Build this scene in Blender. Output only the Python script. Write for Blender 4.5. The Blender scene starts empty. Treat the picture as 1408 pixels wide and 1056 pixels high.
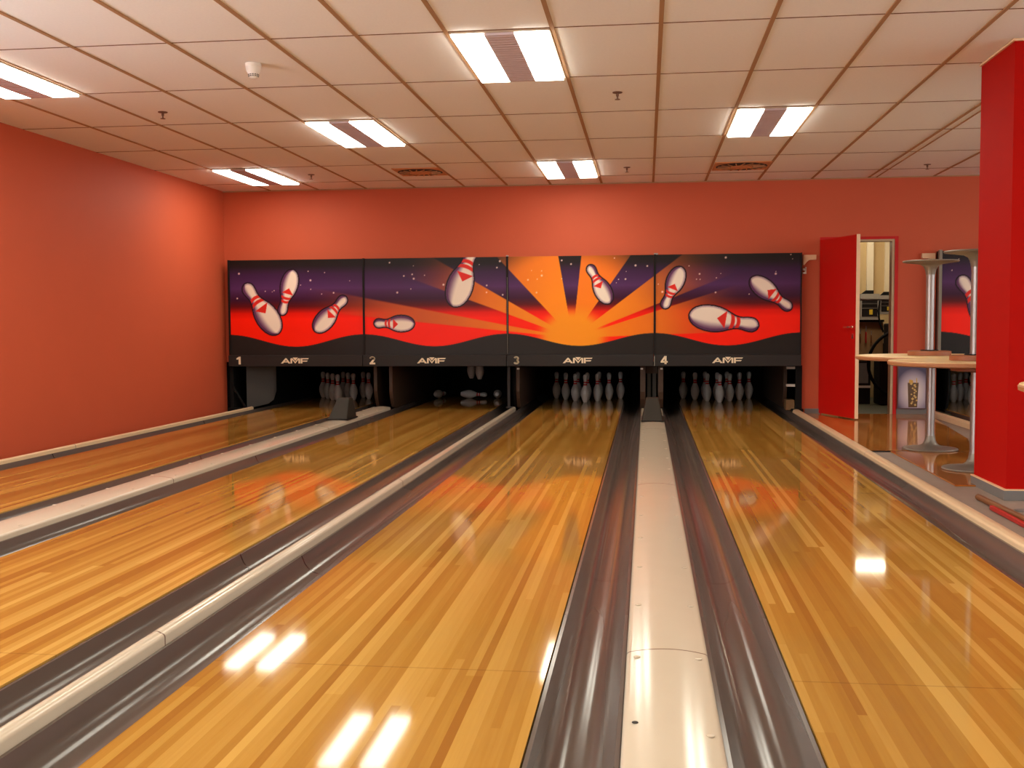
import bpy, math, random
import numpy as np
from mathutils import Vector, Matrix
random.seed(7)
rng = np.random.default_rng(11)
SC = bpy.context.scene
COL = SC.collection

# ------------------------------------------------------------------ helpers
def lin(c):
    out = []
    for v in c[:3]:
        v = v / 255.0
        out.append(v / 12.92 if v <= 0.04045 else ((v + 0.055) / 1.055) ** 2.4)
    return tuple(out)

class MB:
    """collects shapes of one object"""
    def __init__(s):
        s.v = []; s.f = []; s.m = []
    def add(s, vs, fs, m=0):
        o = len(s.v)
        s.v += [tuple(p) for p in vs]
        s.f += [tuple(i + o for i in f) for f in fs]
        s.m += [m] * len(fs)
        return s
    def box(s, x0, x1, y0, y1, z0, z1, m=0):
        vs = [(x0,y0,z0),(x1,y0,z0),(x1,y1,z0),(x0,y1,z0),(x0,y0,z1),(x1,y0,z1),(x1,y1,z1),(x0,y1,z1)]
        fs = [(0,3,2,1),(4,5,6,7),(0,1,5,4),(1,2,6,5),(2,3,7,6),(3,0,4,7)]
        return s.add(vs, fs, m)
    def lathe(s, prof, n=32, c=(0,0,0), m=0, caps=True):
        vs = []; fs = []
        for r, z in prof:
            for k in range(n):
                a = 2*math.pi*k/n
                vs.append((c[0]+r*math.cos(a), c[1]+r*math.sin(a), c[2]+z))
        for i in range(len(prof)-1):
            for k in range(n):
                k2 = (k+1) % n
                fs.append((i*n+k, i*n+k2, (i+1)*n+k2, (i+1)*n+k))
        if caps:
            fs.append(tuple(range(n-1, -1, -1)))
            b = (len(prof)-1)*n
            fs.append(tuple(range(b, b+n)))
        return s.add(vs, fs, m)
    def prism_y(s, prof, y0, y1, m=0):
        """closed XZ outline (counter-clockwise seen from -Y) swept along Y"""
        n = len(prof)
        vs = [(x, y0, z) for x, z in prof] + [(x, y1, z) for x, z in prof]
        fs = [(i, (i+1) % n, n+(i+1) % n, n+i)[::-1] for i in range(n)]
        fs.append(tuple(range(n))); fs.append(tuple(range(2*n-1, n-1, -1)))
        return s.add(vs, fs, m)
    def prism_x(s, prof, x0, x1, m=0):
        n = len(prof)
        vs = [(x0, y, z) for y, z in prof] + [(x1, y, z) for y, z in prof]
        fs = [(i, (i+1) % n, n+(i+1) % n, n+i) for i in range(n)]
        fs.append(tuple(range(n-1, -1, -1))); fs.append(tuple(range(n, 2*n)))
        return s.add(vs, fs, m)
    def tube(s, path, r, n=10, m=0):
        path = [Vector(p) for p in path]
        vs = []; fs = []
        up = Vector((0.13, 0.31, 0.94))
        for i, p in enumerate(path):
            d = (path[min(i+1, len(path)-1)] - path[max(i-1, 0)]).normalized()
            a = d.cross(up)
            if a.length < 1e-3: a = d.cross(Vector((1,0,0)))
            a.normalize(); b = d.cross(a)
            rr = r[i] if isinstance(r, (list, tuple)) else r
            for k in range(n):
                t = 2*math.pi*k/n
                vs.append(tuple(p + a*rr*math.cos(t) + b*rr*math.sin(t)))
        for i in range(len(path)-1):
            for k in range(n):
                k2 = (k+1) % n
                fs.append((i*n+k, i*n+k2, (i+1)*n+k2, (i+1)*n+k))
        fs.append(tuple(range(n-1,-1,-1))); b = (len(path)-1)*n; fs.append(tuple(range(b, b+n)))
        return s.add(vs, fs, m)

def obj(name, mb, mats, parent=None, smooth=False, bevel=0.0, fix=True):
    me = bpy.data.meshes.new(name)
    me.from_pydata(mb.v, [], mb.f)
    if not isinstance(mats, (list, tuple)): mats = [mats]
    for m in mats: me.materials.append(m)
    me.polygons.foreach_set('material_index', mb.m)
    if fix:
        import bmesh
        bm = bmesh.new(); bm.from_mesh(me); bmesh.ops.recalc_face_normals(bm, faces=bm.faces); bm.to_mesh(me); bm.free()
    if smooth:
        me.polygons.foreach_set('use_smooth', [True]*len(me.polygons))
        try: me.set_sharp_from_angle(angle=math.radians(40))
        except Exception: pass
    me.update()
    o = bpy.data.objects.new(name, me); COL.objects.link(o)
    if parent: o.parent = parent
    if bevel:
        b = o.modifiers.new('soft_edges', 'BEVEL'); b.width = bevel; b.segments = 2; b.limit_method = 'ANGLE'
    return o

def tag(o, label, cat, group=None):
    o['label'] = label; o['category'] = cat
    if group: o['group'] = group
    return o

def thing(name, label, cat, loc=(0,0,0), rz=0.0, group=None):
    o = bpy.data.objects.new(name, None); COL.objects.link(o)
    o.empty_display_size = 0.1
    o.location = loc; o.rotation_euler = (0,0,rz)
    return tag(o, label, cat, group)

def struct(o):
    o['kind'] = 'structure'; return o

def dup(root, loc, label, rot=None, group=None):
    r = root.copy(); COL.objects.link(r); r.location = loc
    if rot is not None: r.rotation_euler = rot
    r['label'] = label
    if group: r['group'] = group
    for ch in list(root.children):
        c = ch.copy(); COL.objects.link(c); c.parent = r
        for g in list(ch.children):
            d = g.copy(); COL.objects.link(d); d.parent = c
    return r

# ------------------------------------------------------------------ materials
def new_mat(name):
    m = bpy.data.materials.new(name); m.use_nodes = True
    nt = m.node_tree; b = nt.nodes['Principled BSDF']
    return m, nt, b

def N(nt, t, **kw):
    n = nt.nodes.new(t)
    for k, v in kw.items(): setattr(n, k, v)
    return n

def mat(name, rgb, rough=0.5, metal=0.0, spec=0.5, noise=0.0, nscale=20.0, coat=0.0, bump=0.0):
    m, nt, b = new_mat(name)
    c = lin(rgb)
    b.inputs['Base Color'].default_value = (*c, 1)
    b.inputs['Roughness'].default_value = rough
    b.inputs['Metallic'].default_value = metal
    b.inputs['Specular IOR Level'].default_value = spec
    b.inputs['Coat Weight'].default_value = coat
    if noise or bump:
        tc = N(nt, 'ShaderNodeTexCoord'); nz = N(nt, 'ShaderNodeTexNoise')
        nz.inputs['Scale'].default_value = nscale; nz.inputs['Detail'].default_value = 4
        nt.links.new(tc.outputs['Object'], nz.inputs['Vector'])
        if noise:
            mx = N(nt, 'ShaderNodeMix', data_type='RGBA')
            mx.inputs['A'].default_value = (*[v*(1-noise) for v in c], 1)
            mx.inputs['B'].default_value = (*[min(1, v*(1+noise)) for v in c], 1)
            nt.links.new(nz.outputs['Fac'], mx.inputs['Factor'])
            nt.links.new(mx.outputs['Result'], b.inputs['Base Color'])
        if bump:
            bp = N(nt, 'ShaderNodeBump'); bp.inputs['Strength'].default_value = bump; bp.inputs['Distance'].default_value = 0.003
            nt.links.new(nz.outputs['Fac'], bp.inputs['Height']); nt.links.new(bp.outputs['Normal'], b.inputs['Normal'])
    return m

def wood_boards(name, cols, board=0.0273, length=2.3, rough=0.09, spec=0.5, joints=(), grain=0.12, coat=0.0):
    """laminated maple boards running along Y"""
    m, nt, b = new_mat(name); L = nt.links.new
    tc = N(nt, 'ShaderNodeTexCoord'); sp = N(nt, 'ShaderNodeSeparateXYZ'); L(tc.outputs['Object'], sp.inputs[0])
    def M(op, a, bb=None, c=None):
        n = N(nt, 'ShaderNodeMath', operation=op)
        for i, q in enumerate((a, bb, c)):
            if q is None: continue
            if isinstance(q, (int, float)): n.inputs[i].default_value = q
            else: L(q, n.inputs[i])
        return n.outputs[0]
    bi = M('FLOOR', M('DIVIDE', sp.outputs['X'], board))
    w1 = N(nt, 'ShaderNodeTexWhiteNoise', noise_dimensions='1D'); L(bi, w1.inputs['W'])
    seg = M('FLOOR', M('ADD', M('DIVIDE', sp.outputs['Y'], length), M('MULTIPLY', w1.outputs['Value'], 7.3)))
    cv = N(nt, 'ShaderNodeCombineXYZ'); L(bi, cv.inputs[0]); L(seg, cv.inputs[1])
    w2 = N(nt, 'ShaderNodeTexWhiteNoise', noise_dimensions='2D'); L(cv.outputs[0], w2.inputs['Vector'])
    # wider strips of boards share a tone
    bi3 = M('FLOOR', M('DIVIDE', sp.outputs['X'], board*2.0))
    cv3 = N(nt, 'ShaderNodeCombineXYZ'); L(bi3, cv3.inputs[0]); w1b = N(nt, 'ShaderNodeTexWhiteNoise', noise_dimensions='1D'); L(M('ADD', bi3, 0.37), w1b.inputs['W']); L(M('FLOOR', M('ADD', M('DIVIDE', sp.outputs['Y'], length*2.4), M('MULTIPLY', w1b.outputs['Value'], 5.1))), cv3.inputs[1])
    w3 = N(nt, 'ShaderNodeTexWhiteNoise', noise_dimensions='2D'); L(cv3.outputs[0], w3.inputs['Vector'])
    tone = M('ADD', M('MULTIPLY', w2.outputs['Value'], 0.5), M('MULTIPLY', w3.outputs['Value'], 0.5))
    mp = N(nt, 'ShaderNodeMapping'); mp.inputs['Scale'].default_value = (90, 3.2, 90); L(tc.outputs['Object'], mp.inputs[0])
    ad = N(nt, 'ShaderNodeVectorMath', operation='ADD'); L(mp.outputs[0], ad.inputs[0])
    c2 = N(nt, 'ShaderNodeCombineXYZ'); L(M('MULTIPLY', w2.outputs['Value'], 40.0), c2.inputs[1]); L(c2.outputs[0], ad.inputs[1])
    nz = N(nt, 'ShaderNodeTexNoise'); nz.inputs['Scale'].default_value = 1.0; nz.inputs['Detail'].default_value = 5; L(ad.outputs[0], nz.inputs['Vector'])
    t2 = M('ADD', tone, M('MULTIPLY', M('SUBTRACT', nz.outputs['Fac'], 0.5), grain*4))
    cr = N(nt, 'ShaderNodeValToRGB'); el = cr.color_ramp.elements
    el[0].position = 0.12; el[0].color = (*lin(cols[0]), 1); el[1].position = 0.9; el[1].color = (*lin(cols[2]), 1)
    e = el.new(0.5); e.color = (*lin(cols[1]), 1)
    L(t2, cr.inputs[0])
    out = cr.outputs['Color']
    for yj in joints:
        k = M('LESS_THAN', M('ABSOLUTE', M('SUBTRACT', sp.outputs['Y'], yj)), 0.004)
        mx = N(nt, 'ShaderNodeMix', data_type='RGBA'); L(M('MULTIPLY', k, 0.3), mx.inputs['Factor']); L(out, mx.inputs['A'])
        mx.inputs['B'].default_value = (*lin((90, 50, 20)), 1); out = mx.outputs['Result']
    L(out, b.inputs['Base Color'])
    b.inputs['Roughness'].default_value = rough; b.inputs['Specular IOR Level'].default_value = spec
    b.inputs['Specular Tint'].default_value = (1.0, 0.86, 0.5, 1)
    return m

def joint_mat(name, rgb, ys, rough, line=(60,50,45), w=0.003, noise=0.05, spec=0.5):
    m, nt, b = new_mat(name); L = nt.links.new
    tc = N(nt, 'ShaderNodeTexCoord'); sp = N(nt, 'ShaderNodeSeparateXYZ'); L(tc.outputs['Object'], sp.inputs[0])
    nz = N(nt, 'ShaderNodeTexNoise'); nz.inputs['Scale'].default_value = 6; nz.inputs['Detail'].default_value = 5; L(tc.outputs['Object'], nz.inputs['Vector'])
    mx = N(nt, 'ShaderNodeMix', data_type='RGBA'); c = lin(rgb)
    mx.inputs['A'].default_value = (*[v*(1-noise) for v in c], 1); mx.inputs['B'].default_value = (*[v*(1+noise) for v in c], 1)
    L(nz.outputs['Fac'], mx.inputs['Factor']); out = mx.outputs['Result']
    for yj in ys:
        s1 = N(nt, 'ShaderNodeMath', operation='SUBTRACT'); L(sp.outputs['Y'], s1.inputs[0]); s1.inputs[1].default_value = yj
        s2 = N(nt, 'ShaderNodeMath', operation='ABSOLUTE'); L(s1.outputs[0], s2.inputs[0])
        s3 = N(nt, 'ShaderNodeMath', operation='LESS_THAN'); L(s2.outputs[0], s3.inputs[0]); s3.inputs[1].default_value = w
        m2 = N(nt, 'ShaderNodeMix', data_type='RGBA'); L(s3.outputs[0], m2.inputs['Factor']); L(out, m2.inputs['A'])
        m2.inputs['B'].default_value = (*lin(line), 1); out = m2.outputs['Result']
    L(out, b.inputs['Base Color']); b.inputs['Roughness'].default_value = rough; b.inputs['Specular IOR Level'].default_value = spec
    return m

def emit(name, rgb, strength):
    m, nt, b = new_mat(name)
    b.inputs['Base Color'].default_value = (0.8, 0.8, 0.78, 1)
    b.inputs['Emission Color'].default_value = (*rgb, 1); b.inputs['Emission Strength'].default_value = strength
    return m

LAMP = (1.0, 0.97, 0.82)
M_lamp = emit('lamp_diffuser', LAMP, 13.0)
M_lamp_mid = mat('perforated_metal', (205, 185, 190), 0.5)
M_frame = mat('lamp_frame', (190, 165, 140), 0.5)
M_wall = mat('orange_wall_paint', (198, 87, 55), 0.62, noise=0.03, nscale=3, spec=0.3)
M_red = mat('red_paint', (172, 12, 4), 0.7, noise=0.03, nscale=5, spec=0.08)
M_door = mat('red_door_paint', (196, 14, 8), 0.45, noise=0.03, nscale=4, spec=0.3)
M_tile = mat('ceiling_tile', (246, 244, 244), 0.95, noise=0.04, nscale=60, spec=0.1)
M_bar = mat('ceiling_bar', (172, 132, 98), 0.7, spec=0.2)
M_seam = mat('ceiling_seam', (120, 80, 58), 0.9, spec=0.1)
M_lane = wood_boards('lane_boards', [(145, 93, 35), (163, 115, 47), (188, 143, 71)], joints=(3.2, 6.83, 10.46), rough=0.056, grain=0.055, spec=0.14, length=4.2)
M_plat = wood_boards('floor_boards', [(176, 104, 44), (192, 120, 54), (206, 140, 72)], board=0.06, rough=0.07, grain=0.12)
M_lane_side = mat('lane_side', (70, 48, 30), 0.6)
M_gutter = joint_mat('gutter_plastic', (90, 78, 72), (4.75, 8.4, 11.5), 0.17, line=(40, 33, 30), w=0.006, spec=0.25)
M_cap = joint_mat('divider_cap', (196, 180, 158), (3.36, 6.9, 10.5), 0.16, line=(120, 95, 80), w=0.004, noise=0.03)
M_cap_side = joint_mat('edge_trim', (222, 190, 150), (4.2, 8.8), 0.3, line=(120, 95, 80), w=0.004)
M_screw = mat('screw_metal', (150, 135, 125), 0.35, metal=0.6)
M_hole = mat('screw_hole', (30, 24, 20), 0.7)
M_black = mat('black_plastic', (26, 20, 18), 0.6, spec=0.2)
M_matt = mat('matt_black', (16, 14, 13), 0.85, spec=0.2)
M_beam = mat('beam_black', (38, 32, 30), 0.6, spec=0.3)
M_letter = mat('letter_cream', (240, 218, 185), 0.5)
M_dark = mat('pit_dark', (24, 21, 20), 0.9, spec=0.2)
M_kick = mat('kickback_wood', (70, 47, 30), 0.6, noise=0.2, nscale=12)
M_plate = mat('grey_side_plate', (74, 66, 58), 0.5, noise=0.08, nscale=2)
M_hood = mat('grey_hood_plastic', (46, 41, 34), 0.6, spec=0.2, noise=0.06)
M_steel = mat('brushed_aluminium', (158, 148, 144), 0.38, metal=0.8)
M_cast = mat('cast_aluminium', (140, 130, 118), 0.5, metal=0.6)
M_top = mat('tabletop_laminate', (236, 205, 150), 0.35, noise=0.06, nscale=8)
M_ply = mat('plywood_edge', (170, 112, 70), 0.5, noise=0.15, nscale=30)
M_plydark = mat('plywood_dark', (150, 84, 48), 0.5, noise=0.15, nscale=30)
M_grey = mat('grey_floor', (146, 128, 116), 0.75, noise=0.1, nscale=14)
M_skirt = mat('grey_skirting', (112, 106, 102), 0.6, noise=0.08)
M_white = mat('white_plastic', (228, 216, 204), 0.45)
M_cream = mat('cream_edge', (232, 190, 150), 0.5)
M_greygreen = mat('dark_green_floor', (74, 72, 52), 0.5, noise=0.1)
M_beige = mat('beige_wall', (205, 178, 130), 0.8, noise=0.03, nscale=3)
M_whitewall = mat('white_batten', (240, 228, 200), 0.6)
M_mach = mat('machine_grey', (150, 142, 130), 0.5)
M_tan = mat('tan_board', (140, 105, 66), 0.7, noise=0.1)
M_yellow = mat('yellow_label', (220, 180, 40), 0.5)
M_chrome = mat('chrome', (220, 215, 205), 0.2, metal=1.0)
M_rod = mat('brown_wood_rod', (120, 70, 30), 0.5, noise=0.15)
M_rodred = mat('red_plastic_bar', (178, 28, 22), 0.45)
M_brown = mat('sprinkler_brass', (110, 76, 58), 0.5, metal=0.3)
M_slot = mat('vent_slot', (44, 32, 26), 0.8)
M_vent = mat('vent_plate', (206, 142, 92), 0.6)
M_sub = mat('subfloor', (60, 52, 46), 0.8)
M_rear = mat('rear_wall_paint', (214, 190, 165), 0.8)

# pin: white with two red neck bands by height
def pin_material():
    m, nt, b = new_mat('bowling_pin_plastic'); L = nt.links.new
    tc = N(nt, 'ShaderNodeTexCoord'); sp = N(nt, 'ShaderNodeSeparateXYZ'); L(tc.outputs['Object'], sp.inputs[0])
    out = None
    prev = (*lin((206, 196, 190)), 1)
    for z, w in ((0.2405, 0.0095), (0.2715, 0.0095)):
        s1 = N(nt, 'ShaderNodeMath', operation='SUBTRACT'); L(sp.outputs['Z'], s1.inputs[0]); s1.inputs[1].default_value = z
        s2 = N(nt, 'ShaderNodeMath', operation='ABSOLUTE'); L(s1.outputs[0], s2.inputs[0])
        s3 = N(nt, 'ShaderNodeMath', operation='LESS_THAN'); L(s2.outputs[0], s3.inputs[0]); s3.inputs[1].default_value = w
        mx = N(nt, 'ShaderNodeMix', data_type='RGBA'); L(s3.outputs[0], mx.inputs['Factor'])
        if out is None: mx.inputs['A'].default_value = prev
        else: L(out, mx.inputs['A'])
        mx.inputs['B'].default_value = (*lin((200, 20, 22)), 1); out = mx.outputs['Result']
    L(out, b.inputs['Base Color']); b.inputs['Roughness'].default_value = 0.3
    return m
M_pin = pin_material()

def art_material():
    m, nt, b = new_mat('printed_mural')
    a = N(nt, 'ShaderNodeVertexColor'); a.layer_name = 'print'
    nt.links.new(a.outputs['Color'], b.inputs['Base Color']); b.inputs['Roughness'].default_value = 0.35
    b.inputs['Specular IOR Level'].default_value = 0.15
    return m
M_art = art_material()

# ------------------------------------------------------------------ layout (metres; camera stands at X=0,Y=0, lanes run along +Y, lane surface z=0)
LW = 1.067
LANES = [-4.769, -2.979, -1.370, 0.438]          # left edge of each lane
LN = ['one', 'two', 'three', 'four']
HC = 2.784
XWL = -5.38
YW = 13.15                                        # back wall
FOUL = -3.9
YEND = 15.55

# ------------------------------------------------------------------ room shell
struct(obj('floor', MB().box(XWL-0.1, 1.80, -9.5, 13.3, -0.30, -0.16), M_sub))
struct(obj('floor_approach', MB().box(XWL, 1.80, -9.5, FOUL-0.02, -0.16, 0.0), mat('approach_floor', (214, 190, 160), 0.3)))
struct(obj('floor_grey', MB().box(1.826, 9.0, -9.5, 9.13, -0.30, -0.04).box(1.826, 3.30, 9.13, YW, -0.30, -0.04), M_grey))
WP = [(1.828,9.40), (2.75,9.40), (3.0,10.4), (3.285,12.8), (3.285,13.149), (1.828,13.149)]
struct(obj('floor_wood', MB().add([(x, y, -0.0395) for x, y in WP]+[(x, y, -0.030) for x, y in WP],
    [(5,4,3,2,1,0),(6,7,8,9,10,11)] + [(i,(i+1)%6,6+(i+1)%6,6+i) for i in range(6)]), M_plat))
struct(obj('floor_wood', MB().box(2.07, 3.4, 7.43, 9.35, -0.0395, -0.030), M_plat))
struct(obj('trim_1', MB().box(1.83, 3.0, 9.351, 9.399, -0.0395, -0.032), M_matt))

# back wall with the machine opening, the doorway and the opening of the next lanes
bw = MB()
Z0 = -0.3
bw.box(XWL-0.1, 1.84, YW, YW+0.14, 0.60, HC)
bw.box(1.84, 2.09, YW, YW+0.14, Z0, HC)
bw.box(2.09, 2.93, YW, YW+0.14, 2.05, HC)
bw.box(2.93, 3.42, YW, YW+0.14, Z0, HC)
bw.box(3.42, 5.16, YW, YW+0.14, 0.60, HC)
bw.box(5.16, 9.0, YW, YW+0.14, Z0, HC)
struct(obj('wall_back', bw, M_wall))
M_fill = emit('daylight_glass', (0.86, 0.95, 1.0), 6.5)  # glow of the left windows, added out of view to lift the ceiling
M_fill_right = emit('daylight_glass_right', (0.90, 0.96, 1.0), 3.0)  # weaker glow for the right windows, added to brighten that half
wn = 0
def side_wall(name, x0, x1, inner, bays, m, glass):
    """long wall with a row of windows; inner = x of the room-side face"""
    global wn
    end = bays[-1][1]+0.5
    wl = MB().box(x0, x1, end, YW, -0.3, HC).box(x0, x1, -9.5, end, -0.3, 0.85).box(x0, x1, -9.5, end, 2.55, HC)
    e = [-9.5]+[v for p in bays for v in p]+[end]
    for i in range(0, len(e), 2): wl.box(x0, x1, e[i], e[i+1], 0.85, 2.55)
    struct(obj(name, wl, m))
    s = -1 if inner < 0 else 1
    A, B = sorted((inner+s*0.03, inner+s*0.10)); P, Q = sorted((inner+s*0.07, inner+s*0.08))
    for (y0, y1) in bays:
        wn += 1
        wf = MB()
        wf.box(A, B, y0, y0+.05, .85, 2.55).box(A, B, y1-.05, y1, .85, 2.55).box(A, B, y0+.05, y1-.05, .85, .90).box(A, B, y0+.05, y1-.05, 2.50, 2.55)
        wf.box(A, B, (y0+y1)/2-.025, (y0+y1)/2+.025, .90, 2.50)
        wo = struct(obj('window_%d' % wn, wf, M_white))
        obj('pane', MB().box(P, Q, y0+.05, y1-.05, .90, 2.50), glass, wo)
side_wall('wall_left', XWL-0.14, XWL, XWL, [(-8.6, -5.9), (-5.4, -2.7), (-2.2, 0.5), (1.0, 3.7), (4.2, 5.3)], M_wall, M_fill)
side_wall('wall_right', 8.6, 8.74, 8.6, [(-8.6, -5.9), (-5.4, -2.7), (-2.2, 0.5), (1.0, 3.7), (4.2, 6.9), (7.4, 10.1)], M_rear, M_fill_right)
struct(obj('wall_rear', MB().box(XWL-0.14, 8.74, -9.64, -9.5, -0.3, HC), M_rear))
struct(obj('ceiling', MB().box(XWL-0.2, 8.8, -9.7, YW+0.2, HC, HC+0.08), M_tile))

# ceiling grid
xs = [1.956+0.625*3, 1.956+0.625*2, 2.70, 2.612, 1.956, 1.331, .706, .081, -.544, -1.169, -1.707, -2.246, -2.871, -3.496, -4.121, -4.746]
xs += [3.37+0.625*k for k in range(1, 9)]
xs = [x for x in xs if x not in (1.956+0.625*3, 1.956+0.625*2)] + [3.355]
g = MB()
for x in xs:
    w = 0.006 if x == 2.70 else 0.013
    g.box(x-w, x+w, -9.5, YW, HC-0.006, HC+0.002)
struct(obj('ceiling_grid_runner', g, M_bar))
g = MB()
for j in range(-12, 6):
    y = 6.236 + 1.25*j
    g.box(XWL, 8.6, y-0.004, y+0.004, HC-0.003, HC+0.002)
struct(obj('ceiling_grid_cross', g, M_seam))
struct(obj('trim_2', MB().box(XWL, 1.9, YW-0.012, YW, HC-0.014, HC-0.001).box(1.9, 8.6, YW-0.012, YW, HC-0.014, HC-0.001), M_bar))

# red column
CX0, CX1, CY0, CY1 = 2.217, 2.87, 6.88, 7.53
struct(obj('column', MB().box(CX0, CX1, CY0, CY1, -0.04, HC-0.001), M_red))
sk = MB(); t = 0.016
sk.box(CX0-t, CX1+t, CY0-t, CY0, -0.039, 0.022).box(CX0-t, CX0, CY0, CY1+t, -0.039, 0.022).box(CX0, CX1+t, CY1, CY1+t, -0.039, 0.022)
struct(obj('baseboard_column', sk, M_skirt))
sk = MB()
sk.box(CX0-t-.002, CX1+t, CY0-t-.002, CY0, 0.022, 0.030).box(CX0-t-.002, CX0, CY0, CY1+t, 0.022, 0.030)
struct(obj('trim_column', sk, M_cream))
sk = MB(); sk.box(CX0-0.014, CX1, CY0-0.014, CY0, HC-0.018, HC-0.004).box(CX0-0.014, CX0, CY0, CY1, HC-0.018, HC-0.004)
struct(obj('trim_column_top', sk, M_cream))
struct(obj('baseboard_back', MB().box(1.90, 2.075, YW-0.014, YW, -0.03, 0.030).box(2.965, 3.40, YW-0.014, YW, -0.03, 0.030), M_skirt))

# space behind the wall: machine bay and workshop
pit = MB()
pit.box(XWL-0.1, XWL, YW+0.14, 16.4, -0.3, 0.75).box(XWL-0.1, 2.0, 16.3, 16.4, -0.3, 0.75)
struct(obj('wall_bay', pit, M_dark))
struct(obj('floor_bay', MB().box(XWL-0.1, 1.80, 13.3, 16.4, -0.30, -0.16), M_dark))
struct(obj('ceiling_bay', MB().box(XWL-0.1, 1.96, YW+0.14, 16.4, 0.70, 0.76), M_dark))  # added lid that keeps the pin bays dark
struct(obj('wall_partition', MB().box(1.90, 1.96, YW+0.14, 16.3, -0.3, 2.6), M_dark))  # added dark wall, stops workshop light leaking onto the pins
struct(obj('wall_workshop', MB().box(1.9, 4.6, 16.0, 16.1, -0.05, 2.62), M_beige))
struct(obj('wall_workshop_side', MB().box(3.358, 3.384, YW+0.14, 16.3, -0.30, 0.70).box(3.358, 3.384, YW+0.14, 15.08, 0.76, 2.62), M_dark))
struct(obj('wall_workshop_jog', MB().box(3.384, 3.80, 15.03, 15.08, 0.76, 2.62).box(3.80, 3.86, 15.03, 16.0, 0.76, 2.62), M_beige))
struct(obj('floor_workshop', MB().box(1.96, 4.6, YW, 16.0, -0.12, -0.03), M_greygreen))
struct(obj('ceiling_workshop', MB().box(1.9, 4.6, YW+0.14, 16.1, 2.62, 2.7), M_beige))
pit = MB(); pit.box(3.384, 5.3, 16.3, 16.4, -0.3, 0.75).box(5.2, 5.3, YW+0.14, 16.3, -0.3, 0.75)
struct(obj('wall_bay', pit, M_dark))
struct(obj('ceiling_bay', MB().box(3.384, 5.3, YW+0.14, 16.4, 0.70, 0.76), M_dark))  # same added lid over the next lane's pins
struct(obj('floor_bay', MB().box(3.30, 4.99, 9.13, 16.4, -0.30, -0.16), M_dark))
struct(obj('floor_grey', MB().box(4.99, 9.0, 9.13, YW, -0.30, -0.04), M_grey))

# ------------------------------------------------------------------ ceiling lights
XC = {-2:-4.746, -1:-4.121, 0:-3.496, 1:-2.871, 2:-2.246, 3:-1.707, 4:-1.169, 5:-.544, 6:.081, 7:.706, 8:1.331, 9:1.956, 10:3.37, 11:3.995, 12:4.62, 13:5.245, 14:5.87, 16:7.12, 17:7.745}
def light(c0, c1, row, label):
    x0, x1 = XC[c0]+0.014, XC[c1]-0.014; y0 = 6.236+1.25*row+0.01; y1 = y0+1.23
    w = x1-x0; yc = (y0+y1)/2; xc = (x0+x1)/2
    t = thing('ceiling_light', label, 'ceiling light', (xc, yc, HC), 0, 'ceiling lights')
    h = 0.615; e = 0.012; z1 = -0.001; z0 = -0.012
    f = MB(); X = w/2
    f.box(-X, X, -h, -h+e, z0, z1).box(-X, X, h-e, h, z0, z1).box(-X, -X+e, -h+e, h-e, z0, z1).box(X-e, X, -h+e, h-e, z0, z1)
    obj('frame', f, M_frame, t)
    a = X*0.30
    obj('diffuser', MB().box(-X+e, -a, -h+e, h-e, -0.026, -0.002), M_lamp, t)
    obj('diffuser', MB().box(a, X-e, -h+e, h-e, -0.026, -0.002), M_lamp, t)
    c = MB().box(-a, a, -h+e, h-e, -0.0262, -0.003)
    for k in range(22):
        yy = -h+0.04+k*0.0535
        c.box(-a+0.004, a-0.004, yy, yy+0.012, -0.0285, -0.0262)
    obj('perforated_panel', c, M_lamp_mid, t)
    return t
light(4, 5, 0, 'largest twin-panel ceiling light at the top centre, with a perforated middle strip')
light(1, 2, 2, 'twin-panel ceiling light above lane two, between the largest light and the left swirl vent')
light(-2, -1, 4, 'small far twin-panel ceiling light in the corner beside the orange left wall')
light(4, 5, 4, 'smallest twin-panel ceiling light near the back wall above lane three')
light(7, 8, 2, 'twin-panel ceiling light above lane four, nearest to the red column')
light(-2, -1, 0, 'twin-panel ceiling light cut by the left edge of the photo')
for c0, c1, r in ((1,2,-2), (7,8,-2), (-2,-1,-4), (4,5,-4), (1,2,-6), (7,8,-6), (-2,-1,-8), (4,5,-8), (13,14,-2), (16,17,-6), (10,11,-5), (13,14,3)):  # unseen lamps added as light sources for the room
    light(c0, c1, r, 'twin-panel ceiling light outside the photo')

# swirl air vents
def vent(x, y, half, label):
    t = thing('swirl_vent', label, 'air vent', (x, y, HC), 0, 'round swirl air vents')
    obj('plate', MB().box(-half, half, -0.29, 0.29, -0.010, -0.001), M_vent, t)
    R = min(half*0.96, 0.275)
    obj('slot_ring', MB().lathe([(R, -0.011), (R, -0.014), (R-0.01, -0.016), (0.125, -0.016), (0.12, -0.011)], 40, caps=False), M_slot, t, smooth=False)
    b = MB()
    for k in range(18):
        a = 2*math.pi*k/18; d = a+0.5
        p0 = Vector((0.125*math.cos(a), 0.125*math.sin(a), 0)); p1 = Vector(((R-0.012)*math.cos(a+0.22), (R-0.012)*math.sin(a+0.22), 0))
        n = (p1-p0).normalized().cross(Vector((0,0,1)))*0.0042
        q = [p0-n, p1-n*1.6, p1+n*1.6, p0+n]
        b.add([(v.x, v.y, -0.017) for v in q] + [(v.x, v.y, -0.022) for v in q], [(0,1,2,3),(7,6,5,4)] + [(i,(i+1)%4,4+(i+1)%4,4+i) for i in range(4)])
    obj('vane', b, M_vent, t)
    obj('hub', MB().lathe([(0.118, -0.012), (0.118, -0.022), (0.10, -0.025), (0.001, -0.026)], 32), M_vent, t)
vent(-2.517, 11.80, 0.262, 'round swirl air vent in the ceiling, left one, behind the light above lane two')
vent(1.028, 11.93, 0.300, 'round swirl air vent in the ceiling, right one, behind the light above lane four')

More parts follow.
